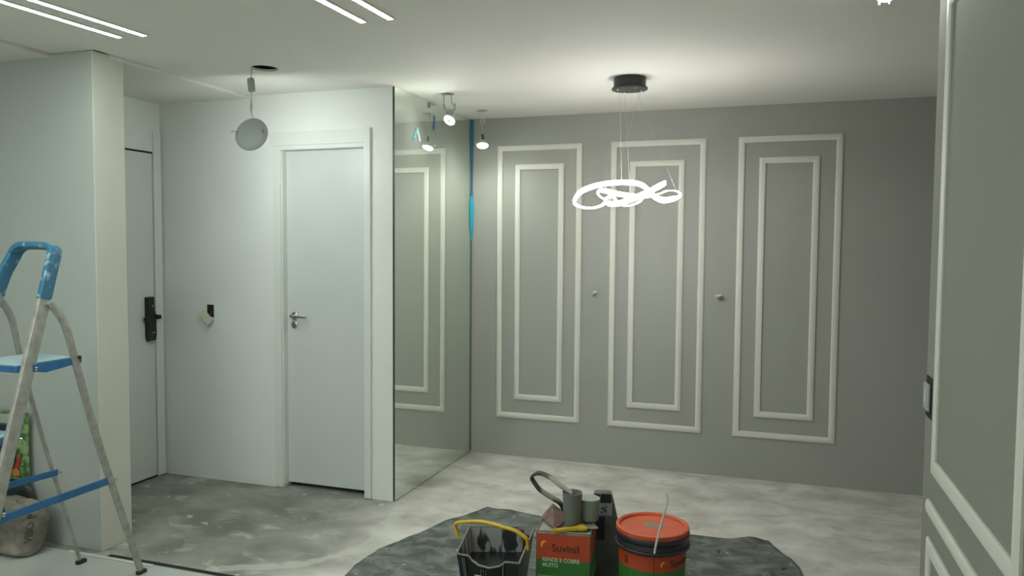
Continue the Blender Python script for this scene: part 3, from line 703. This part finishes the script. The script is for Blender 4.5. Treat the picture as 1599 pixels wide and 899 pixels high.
def sacks():
    c = (-3.575, 2.795, 0.0)
    e = empty('cement_sack', c, 'slumped beige paper sack with dark lettering on the white floor by the wall', 'sack')
    bm = bmesh.new(); pillow(bm, .30, .16, .255, Matrix.Rotation(math.radians(3), 4, 'Y'), 3, n=36, N_=72, lump=.02, rough=.022); link('sack_body', bm, m_sack, e, smooth=True, angle=80)
    body = e.children[0]; bvh = BVHTree.FromPolygons([v.co.copy() for v in body.data.vertices], [tuple(p.vertices) for p in body.data.polygons])
    view = Vector((.79, -.61, 0)); side = Vector((.61, .79, 0))     # print faces this way; its text runs upwards
    def on_sack(c_):
        q = Vector((0, 0, 0))+side*(.062-c_.y)+Vector((0, 0, .082+c_.x))+side*(c_.x*.15)
        hit = bvh.ray_cast(q+view*.5, -view)[0]
        return (hit if hit else q)+view*(.002+c_.z)
    text_obj('sack_lettering', 'VISO P', .047, m_sackprint, e, None, ext=.0005, wrap=on_sack, bold=.001)
    bm = bmesh.new(); pillow(bm, .20, .18, .30, Matrix.Rotation(math.radians(-20), 4, 'Y'), 8, lump=.02)
    o = tag(link('bin_bag', bm, m_darkbag, smooth=True, angle=80), 'dark crumpled plastic bag left of the beige sack', 'bag'); o.location = (-3.86, 2.62, 0.002)
    # box carrying the printed bag
    bm = bmesh.new(); pillow(bm, .42, .040, .315, Matrix.Identity(4), 11, lump=.008, rough=.004)
    o = tag(link('dark_sack', bm, m_darkbag, smooth=True, angle=80), 'dark sack behind the beige sack carrying the printed bag', 'sack'); o.location = (-3.79, 2.908, 0.0)
    # printed bag
    e = empty('printed_bag', (-3.808, 2.906, .322), 'colourful printed plastic bag with green leaves and an orange square at the left edge', 'bag')
    bm = bmesh.new()
    N_ = 12; W2, Hb, D2 = .205, .36, .024
    gf = {}
    for s in (-1, 1):
        for i in range(N_+1):
            for j in range(N_+1):
                u, v = i/N_*2-1, j/N_
                t = max(0, (1-abs(u)**2.6))*max(0, 1-abs(2*v-1)**3.0)
                edge = 1-.04*math.sin(v*PI)
                if t <= 0 and s == 1: gf[(s, i, j)] = gf[(-1, i, j)]; continue
                gf[(s, i, j)] = bm.verts.new((u*W2*edge, s*D2*t**.6, v*Hb))
    for s in (-1, 1):
        for i in range(N_):
            for j in range(N_):
                q = [gf[(s, i, j)], gf[(s, i+1, j)], gf[(s, i+1, j+1)], gf[(s, i, j+1)]]
                if len(set(q)) >= 3:
                    try: bm.faces.new(q)
                    except ValueError: pass
    bag = link('bag_body', bm, m_leaf, e, smooth=True, angle=80)
    def patch(name, u0, u1, z0, z1, m, off=.003, pts=None):
        bm = bmesh.new()
        def surf(x, z):
            u, v = max(-1, min(1, x/W2)), z/Hb
            t = max(0, (1-abs(u)**2.6))*max(0, 1-abs(2*v-1)**3.0); return Vector((x, -D2*t**.6-off, z))
        if pts:
            bm.faces.new([bm.verts.new(surf(x, z)) for x, z in pts])
        else:
            g_ = [[bm.verts.new(surf(u0+(u1-u0)*i/8, z0+(z1-z0)*j/8)) for j in range(9)] for i in range(9)]
            for i in range(8):
                for j in range(8): bm.faces.new((g_[i][j], g_[i+1][j], g_[i+1][j+1], g_[i][j+1]))
        o = link(name, bm, m, e); s_ = o.modifiers.new('s', 'SOLIDIFY'); s_.thickness = .001
    patch('navy_panel', -.18, .135, .03, .29, m_navy)
    patch('white_band', -.19, .18, .30, .345, m_pale, .004)
    patch('red_stripe', -.18, .03, .255, .285, mat('red_print', (.35, .04, .03), .5), .005)
    patch('orange_square', .055, .115, .155, .225, mat('orange_square_print', (.50, .16, .03), .5), .006)
    patch('chilli_print', 0, 0, 0, 0, mat('chilli_print', (.40, .035, .02), .5), .007, [(.115, .06), (.14, .055), (.155, .09), (.172, .15), (.158, .145), (.135, .10)])
    patch('flower_print', 0, 0, 0, 0, mat('yellow_print', (.55, .22, .03), .5), .008, [(.10, .03), (.15, .03), (.155, .055), (.135, .07), (.11, .06)])
    patch('purple_stripe', .075, .105, .045, .09, mat('purple_print', (.12, .02, .08), .5), .006)
sacks()

# ------------------------------------------------------------------ plastic sheet on the floor
def tarp():
    outline = [(-1.862, 3.099), (-1.873, 3.43), (-1.563, 4.21), (-1.40, 4.19), (-1.15, 4.165), (-.80, 4.16), (-.403, 4.152), (-.10, 4.20), (.023, 4.229), (.172, 3.89), (.185, 3.70), (.10, 3.2), (.05, 2.5), (-.6, 2.35), (-1.4, 2.4), (-1.80, 2.7)]
    bm = bmesh.new(); rnd = random.Random(5)
    c = Vector((-.85, 3.3, 0)); NR = 60; rings = []
    oo = [Vector((x, y, 0)) for x, y in outline]; dense = []
    for a_, b_ in zip(oo, oo[1:]+oo[:1]):
        for j in range(12): dense.append(a_.lerp(b_, j/12)+Vector((rnd.uniform(-.002, .002), rnd.uniform(-.002, .002), 0)))
    for k in range(NR+1):
        t = k/NR; ring = []
        for i, p in enumerate(dense):
            q = c+(p-c)*t
            w1 = abs(math.sin(q.x*7.1+q.y*3.3+1.2*math.sin(q.y*5)))**10*.006+abs(math.sin(q.x*2.7-q.y*6.2+2*math.sin(q.x*3)))**12*.009+max(0, mnoise.noise(Vector((q.x*6, q.y*9, 1))))*.005
            edge = .006*max(0, (t-.95)/.05)*(0.5+0.5*math.sin(i*.37))
            near = 1.0 if t > .72 else .2
            ring.append(bm.verts.new((q.x, q.y, .0035+w1*near+edge)) if k else None)
        if k == 0: cv = bm.verts.new((c.x, c.y, .0035)); ring = [cv]*len(dense)
        rings.append(ring)
    n_ = len(dense)
    for k in range(NR):
        a, b = rings[k], rings[k+1]
        for i in range(n_):
            if k == 0: bm.faces.new((a[0], b[i], b[(i+1) % n_]))
            else: bm.faces.new((a[i], b[i], b[(i+1) % n_], a[(i+1) % n_]))
    o = link('plastic_sheet', bm, m_tarp, smooth=True, angle=60); s = o.modifiers.new('s', 'SOLIDIFY'); s.thickness = .0015; s.offset = 1
    tag(o, 'dark grey plastic sheet with paint spots spread on the floor under the buckets', 'drop cloth')
tarp()
ZT = .006
# ------------------------------------------------------------------ paint tray bucket
def tray():
    FLc, FRc, BRc, BLc = Vector((-1.217, 2.906, 0)), Vector((-.940, 2.900, 0)), Vector((-1.000, 3.312, 0)), Vector((-1.282, 3.212, 0))
    cen = (FLc+FRc+BRc+BLc)/4
    e = empty('paint_bucket', (cen.x, cen.y, ZT), 'square dark paint bucket with yellow handle and grey inside, left of the orange can', 'bucket')
    zr = .27-ZT
    rim = [FLc, FLc+(FRc-FLc)*.20, FLc+(FRc-FLc)*.25, FLc+(FRc-FLc)*.38+Vector((0, -.012, 0)), FLc+(FRc-FLc)*.55+Vector((0, -.018, 0)), FLc+(FRc-FLc)*.70+Vector((0, -.008, 0)), FLc+(FRc-FLc)*.78, FRc, FRc+(BRc-FRc)*.5, BRc, BRc+(BLc-BRc)*.5, BLc, BLc+(FLc-BLc)*.5]
    dz = [0, -.002, -.018, -.030, -.032, -.022, -.004, 0, 0, 0, 0, 0, 0]
    R = [Vector(((p-cen).x, (p-cen).y, zr+d_)) for p, d_ in zip(rim, dz)]
    Bt = [Vector((r.x*.78, r.y*.74, 0.0)) for r in R]
    n_ = len(R)
    bm = bmesh.new()
    def loft(A, B, mi):
        va = [bm.verts.new(p) for p in A]; vb = [bm.verts.new(p) for p in B]
        for i in range(n_): bm.faces.new((va[i], va[(i+1) % n_], vb[(i+1) % n_], vb[i])).material_index = mi
        return va, vb
    _, vb = loft(R, Bt, 0); bm.faces.new(vb[::-1])
    link('bucket_shell', bm, m_trayout, e)
    bm = bmesh.new()
    Ri = [Vector((r.x*.985, r.y*.985, r.z)) for r in R]; Bi = [Vector((r.x*.77, r.y*.73, .008)) for r in R]
    _, vb = loft(Ri, Bi, 0); bm.faces.new(vb)
    link('bucket_lining', bm, m_trayin, e)
    bm = bmesh.new(); add_sweep(bm, R, rrect(.008, .007, .002), True); link('rim', bm, m_trayrim, e)
    bm = bmesh.new()   # pool of dark paint with ragged climb
    pl = []
    for r, b in zip(Ri, Bi):
        t = .62; pl.append(Vector((b.x+(r.x-b.x)*t, b.y+(r.y-b.y)*t, .155)))
    bm.faces.new([bm.verts.new(p) for p in pl]); link('paint_pool', bm, m_paint, e)
    # ribs on the outside front
    for (u, w_, n2) in ((.10, .004, 1), (.13, .004, 1), (.42, .003, 1), (.46, .003, 1), (.50, .003, 1), (.76, .004, 1)):
        p = R[0]+(R[7]-R[0])*u; q = Bt[0]+(Bt[7]-Bt[0])*u
        top = Vector((p.x, p.y-.006-(.012 if .3 < u < .7 else 0), zr-.012-(.034 if .3 < u < .7 else 0))); bot = Vector((q.x, q.y-.004, .03))
        bm = bmesh.new(); add_sweep(bm, [top, bot], rrect(w_, .005, .001), upv=Vector((0, 1, 0))); link('rib', bm, m_trayrim, e)
    # white sticker low on the front
    p = Bt[0]+(Bt[7]-Bt[0])*.36+(R[0]-Bt[0])*.72
    bm = bmesh.new(); add_box(bm, (p.x, p.y-.022, p.z-.018), (p.x+.035, p.y-.019, p.z), bev=.0005); link('sticker', bm, m_strap, e)
    # yellow handle, seen raised over the opening
    hp = [(-.948, 3.05, .268), (-.952, 3.05, .300), (-.960, 3.05, .318), (-1.006, 3.05, .343), (-1.060, 3.05, .352), (-1.110, 3.05, .360), (-1.167, 3.05, .364), (-1.225, 3.05, .357), (-1.276, 3.05, .345), (-1.284, 3.05, .330), (-1.268, 3.05, .282)]
    o3 = Vector(e.location)
    bm = bmesh.new(); path = catmull([Vector(p)-o3 for p in hp], 6)
    add_sweep(bm, path, rrect(.010, .020, .003), upv=Vector((0, 1, .1))); link('handle', bm, m_yellow, e, smooth=True, angle=50)
tray()

# ------------------------------------------------------------------ square paint can
def can():
    e = empty('paint_can', (-.918, 3.068, ZT), 'square orange and green metal paint can with logo, centre of the group', 'paint can', rz=math.radians(7))
    Wc, Dc, Hc = .232, .232, .342
    bm = bmesh.new(); add_box(bm, (0, 0, 0), (Wc, Dc, Hc), bev=.010); link('can_body', bm, m_tin, e, smooth=True, angle=35)
    bm = bmesh.new()
    rimp = [(.004, .004, Hc+.001), (Wc-.004, .004, Hc+.001), (Wc-.004, Dc-.004, Hc+.001), (.004, Dc-.004, Hc+.001)]
    add_sweep(bm, rimp, circ(.0035, 8), True); link('top_seam', bm, m_tin, e)
    bm = bmesh.new(); add_lathe(bm, [(.055, Hc), (.055, Hc+.006), (.045, Hc+.006), (.045, Hc+.003)], 32, Matrix.Translation((Wc/2, Dc/2+.02, 0))); link('cap', bm, m_tin, e)
    def wrapband(name, z0, z1, m, t=.0012):
        bm = bmesh.new(); add_box(bm, (.004, -t, z0), (Wc-.004, 0, z1)); add_box(bm, (Wc, .004, z0), (Wc+t, Dc-.004, z1)); add_box(bm, (-t, .004, z0), (0, Dc-.004, z1)); return link(name, bm, m, e)
    wrapband('orange_label', Hc-.118, Hc-.008, m_orange); wrapband('green_label', Hc-.205, Hc-.118, m_green); wrapband('light_green_stripe', Hc-.225, Hc-.187, m_lgreen, .0016); wrapband('lower_green_label', .03, Hc-.205, m_green, .001)
    Mf = Matrix.Translation((.066, -.0016, Hc-.082)) @ Matrix.Rotation(PI/2, 4, 'X')
    text_obj('brand_lettering', 'Suvinil', .046, m_text, e, Mf, ext=.0004, bold=.0006)
    Mf = Matrix.Translation((.026, -.0018, Hc-.150)) @ Matrix.Rotation(PI/2, 4, 'X')
    text_obj('slogan_lettering', 'RENDE E COBRE\nMUITO', .0235, m_textw, e, Mf, ext=.0004, font_scale=(.92, 1), bold=.0004)
    # swirl mark: two curved leaves
    def mark(cx, cz, s, M_, name='logo_mark'):
        bm = bmesh.new()
        for a0, a1, r, w0 in ((math.radians(80), math.radians(215), .017*s, .011*s),):
            pr = []
            for k in range(11):
                a = a0+(a1-a0)*k/10; w_ = w0*math.sin(PI*(k+.6)/11.2)+.001
                pr.append(((cx+(r+w_/2)*math.cos(a), cz+(r+w_/2)*math.sin(a)), (cx+(r-w_/2)*math.cos(a), cz+(r-w_/2)*math.sin(a))))
            va = [bm.verts.new(M_(*o)) for o, i in pr]; vb = [bm.verts.new(M_(*i)) for o, i in pr]
            for k in range(10): bm.faces.new((va[k], va[k+1], vb[k+1], vb[k]))
        return bm
    bm = mark(.040, Hc-.058, 1.0, lambda x, z: Vector((x, -.0019, z)))
    o = link('logo_mark', bm, m_logo, e); o.modifiers.new('s', 'SOLIDIFY').thickness = .0006
    bm = bmesh.new()
    for k in range(10):
        a0 = math.radians(235)+k*math.radians(13); a1 = a0+math.radians(13); r0_, r1_ = .013, .020
        bm.faces.new([bm.verts.new((.042+r*math.cos(a), -.0019, Hc-.058+r*math.sin(a))) for r, a in ((r0_, a0), (r1_, a0), (r1_, a1), (r0_, a1))])
    o = link('logo_red_arc', bm, mat('logo_red', (.40, .045, .012), .5), e); o.modifiers.new('s', 'SOLIDIFY').thickness = .0006  # red printed arc of the logo
    return mark
mark = can()
TOP = ZT+.342

# ------------------------------------------------------------------ round pail
def pail():
    e = empty('paint_pail', (-.445, 3.185, ZT), 'round orange paint pail with orange lid, right of the square can', 'paint pail')
    R0 = .146; Z = .395-ZT
    bm = bmesh.new(); add_lathe(bm, [(.128, 0), (.130, .004), (R0-.006, Z-.05), (R0-.004, Z-.045), (R0-.004, Z-.012)], 64); link('pail_body', bm, m_dring, e, smooth=True, angle=35)
    def rad(z): return .130+(R0-.006-.130)*(z-.004)/(Z-.054)
    def band(name, z0, z1, m, off=.0012, a0=0, a1=2*PI):
        bm = bmesh.new(); n_ = 72
        va, vb = [], []
        for k in range(n_+1):
            a = a0+(a1-a0)*k/n_; va.append(bm.verts.new(((rad(z0)+off)*math.cos(a), (rad(z0)+off)*math.sin(a), z0))); vb.append(bm.verts.new(((rad(z1)+off)*math.cos(a), (rad(z1)+off)*math.sin(a), z1)))
        for k in range(n_): bm.faces.new((va[k], va[k+1], vb[k+1], vb[k]))
        return link(name, bm, m, e, smooth=True)
    band('orange_label', Z-.150, Z-.085, m_orange); band('green_label', .06, Z-.150, m_green, .0015); band('lower_orange_label', .02, .06, m_orange)
    # two stiffening rings
    for z, dr in ((Z-.028, .006), (Z-.072, .009)):
        bm = bmesh.new(); add_sweep(bm, [((R0+dr-.004)*math.cos(2*PI*k/64), (R0+dr-.004)*math.sin(2*PI*k/64), z) for k in range(64)], rrect(.012, .022 if dr < .008 else .014, .004), True); link('ring', bm, m_dring, e, smooth=True, angle=50)
    bm = bmesh.new(); add_lathe(bm, [(R0-.002, Z-.045), (R0+.001, Z-.065)], 64, capb=False, capt=False); link('neck', bm, m_dring, e, smooth=True)
    bm = bmesh.new(); add_lathe(bm, [(R0+.004, Z-.018), (R0+.006, Z-.014), (R0+.005, Z), (R0-.004, Z+.002), (R0-.011, Z-.002), (R0-.014, Z-.010), (.05, Z-.010)], 64, capb=False); lid = link('lid', bm, m_lid, e, smooth=True, angle=35)
    bm = bmesh.new()
    pts = [(-.050, .028), (-.018, .044), (.012, .030), (.052, .020), (.040, -.006), (.010, -.012), (-.022, -.006), (-.030, .012)]
    bm.faces.new([bm.verts.new((x, y+.0, Z-.0092)) for x, y in pts]); o = link('paint_smear', bm, m_smear, lid); o.modifiers.new('s', 'SOLIDIFY').thickness = .0006
    # vertical seam and lettering wrapped round the body
    a_c = math.atan2(3.04-3.185, -.417+.445)
    bm = bmesh.new()
    for z0, z1 in ((.02, Z-.086),):
        add_sweep(bm, [((rad(z0)+.002)*math.cos(a_c), (rad(z0)+.002)*math.sin(a_c), z0), ((rad(z1)+.002)*math.cos(a_c), (rad(z1)+.002)*math.sin(a_c), z1)], rrect(.003, .0012, .0004), upv=Vector((1, 0, 0)))
    link('label_seam', bm, m_text, e)
    def wrapper(a0, z0):
        def f_(c):
            z = z0+c.y; r = rad(z)+.0018+c.z; a = a0+c.x/rad(z); return Vector((r*math.cos(a), r*math.sin(a), z))
        return f_
    text_obj('brand_lettering', 'Suvinil', .046, m_text, e, None, ext=.0004, wrap=wrapper(a_c+.50, Z-.134), bold=.0006)
    text_obj('brand_lettering', 'il', .046, m_text, e, None, ext=.0004, wrap=wrapper(a_c-.96, Z-.134), bold=.0006)
    W = wrapper(a_c+.32, Z-.120)
    bm = mark(.0, .0, .8, lambda x, z: W(Vector((x, z, .0003)))); o = link('logo_mark', bm, m_logo, e); o.modifiers.new('s', 'SOLIDIFY').thickness = .0005
    # white plastic bail strap standing up
    hp = [(-.412, 3.020, .338), (-.409, 3.020, .360), (-.399, 3.022, .41), (-.384, 3.026, .475), (-.371, 3.030, .530), (-.368, 3.034, .562), (-.376, 3.038, .580)]
    o3 = Vector(e.location); bm = bmesh.new()
    add_sweep(bm, catmull([Vector(p)-o3 for p in hp], 6), rrect(.0085, .012, .002), upv=Vector((0, 1, 0))); link('handle_strap', bm, m_strap, e, smooth=True, angle=50)
pail()

# ------------------------------------------------------------------ things lying on the can
def small():
    bm = bmesh.new()
    add_lathe(bm, [(.034, 0), (.037, .004), (.043, .135), (.045, .138), (.041, .138), (.040, .130), (.034, .012)], 40)
    o = tag(link('plastic_cup', bm, m_cup, smooth=True, angle=35), 'grey plastic cup standing on the square paint can', 'cup'); o.location = (-.793, 3.19, TOP+.0065)
    # looped strap standing up beside the cup
    lp = [(-.800, 3.205, .482), (-.816, 3.20, .492), (-.848, 3.19, .516), (-.886, 3.19, .542), (-.927, 3.19, .558), (-.956, 3.19, .558), (-.978, 3.19, .540), (-.965, 3.19, .515), (-.935, 3.19, .483), (-.896, 3.225, .446), (-.868, 3.262, .414), (-.852, 3.275, .372)]
    bm = bmesh.new(); add_sweep(bm, catmull([Vector(p) for p in lp], 5), rrect(.011, .030, .003), upv=Vector((0, 1, .12)))
    tag(link('looped_strap', bm, m_brushdark, smooth=True, angle=50), 'stiff paint-smeared strap bent into a loop beside the grey cup', 'strap')
    # folded sandpaper
    bm = bmesh.new(); P = [(-.938, 3.200, .004), (-.905, 3.275, .046), (-.868, 3.255, .034), (-.835, 3.235, .018), (-.828, 3.15, .004), (-.846, 3.092, .002), (-.878, 3.19, .040)]
    v = [bm.verts.new((x, y, TOP+.009+z)) for x, y, z in P]
    for a, b in ((0, 1), (1, 2), (2, 3), (3, 4), (4, 5), (5, 0)): bm.faces.new((v[6], v[a], v[b]))
    o = link('sandpaper_sheet', bm, m_pink); o.modifiers.new('s', 'SOLIDIFY').thickness = .002
    tag(o, 'folded pinkish sandpaper sheet on the square can, left of the cup', 'sandpaper')
    # spatula
    e = empty('putty_knife', (-.80, 3.085, TOP+.012), 'putty knife with yellow handle lying on the front edge of the square can', 'putty knife')
    o3 = Vector(e.location)
    A = Vector((-.846, 3.062, TOP+.012))-o3; B = Vector((-.752, 3.125, TOP+.013))-o3; C_ = Vector((-.715, 3.150, TOP+.012))-o3
    dr = (C_-A).normalized(); sd = Vector((-dr.y, dr.x, 0))
    bm = bmesh.new(); hw = [(0, .008), (.03, .011), (.07, .012), (.11, .015), (.125, .024), (.145, .025), (.15, .019)]
    va = [bm.verts.new(A+dr*t+sd*w_+Vector((0, 0, .005))) for t, w_ in hw]; vb = [bm.verts.new(A+dr*t-sd*w_+Vector((0, 0, .005))) for t, w_ in hw]
    vc = [bm.verts.new(A+dr*t+sd*w_-Vector((0, 0, .005))) for t, w_ in hw]; vd = [bm.verts.new(A+dr*t-sd*w_-Vector((0, 0, .005))) for t, w_ in hw]
    for i in range(6):
        bm.faces.new((va[i], va[i+1], vb[i+1], vb[i])); bm.faces.new((vc[i], vc[i+1], vd[i+1], vd[i])); bm.faces.new((va[i], va[i+1], vc[i+1], vc[i])); bm.faces.new((vb[i], vb[i+1], vd[i+1], vd[i]))
    bm.faces.new((va[0], vb[0], vd[0], vc[0])); bm.faces.new((va[6], vb[6], vd[6], vc[6]))
    link('handle', bm, m_yellow, e)
    bm = bmesh.new(); bp = [(.148, .014), (.165, .022), (.195, .025), (.200, .018), (.200, -.018), (.195, -.025), (.165, -.022), (.148, -.014)]
    t_ = [bm.verts.new(A+dr*a+sd*b+Vector((0, 0, .001))) for a, b in bp]; b_ = [bm.verts.new(A+dr*a+sd*b-Vector((0, 0, .001))) for a, b in bp]
    bm.faces.new(t_); bm.faces.new(b_[::-1])
    for i in range(8): bm.faces.new((t_[i], b_[i], b_[(i+1) % 8], t_[(i+1) % 8]))
    link('blade', bm, m_spatblade, e)
    # pale tub at the back of the can
    bm = bmesh.new(); add_lathe(bm, [(.040, 0), (.042, .004), (.046, .088), (.048, .092), (.048, .096), (.044, .097)], 36)
    o = tag(link('plastic_tub', bm, m_pale, smooth=True, angle=35), 'pale grey plastic tub on the square can behind the cup', 'tub'); o.location = (-.735, 3.264, TOP+.0065)
    # tall carton behind the can
    e = empty('tall_bag', (-.706, 3.425, ZT), 'tall grey plastic bag with navy label standing behind the square can', 'bag', rz=math.radians(16))
    bm = bmesh.new(); Hh = .425
    lv = [(.0, .085, .06), (.10, .088, .062), (.25, .080, .055), (.34, .060, .045), (Hh, .040, .030)]
    rr = []
    for z, a, b in lv:
        rr.append([bm.verts.new((a*math.copysign(abs(math.cos(t))**.45, math.cos(t)), b*math.copysign(abs(math.sin(t))**.45, math.sin(t)), z)) for t in [2*PI*k/24 for k in range(24)]])
    for r0_, r1_ in zip(rr, rr[1:]):
        for k in range(24): bm.faces.new((r0_[k], r0_[(k+1) % 24], r1_[(k+1) % 24], r1_[k]))
    bm.faces.new(rr[0][::-1]); bm.faces.new(rr[-1]); link('bag_body', bm, m_sackside, e, smooth=True, angle=60)
    bm = bmesh.new(); add_box(bm, (-.040, -.048, .33), (.038, -.034, Hh+.004), bev=.002); link('white_panel', bm, m_pale, e)
    bm = bmesh.new(); add_box(bm, (-.040, -.051, Hh-.022), (-.018, -.036, Hh+.006), bev=.001); add_box(bm, (-.016, -.051, Hh-.035), (.034, -.030, Hh+.006), bev=.001); link('black_seal', bm, m_black, e)
    bm = bmesh.new()
    for k, (x, w_, z, h_) in enumerate(((-.012, .020, .362, .006), (-.002, .016, .352, .005), (-.014, .010, .345, .004), (.008, .008, .372, .004))): add_box(bm, (x, -.0500, z), (x+w_, -.0485, z+h_))
    link('printed_marks', bm, m_black, e)
    bm = bmesh.new(); add_box(bm, (-.046, -.060, .222), (.004, -.046, .330), bev=.002); link('navy_label', bm, m_navy, e)
small()
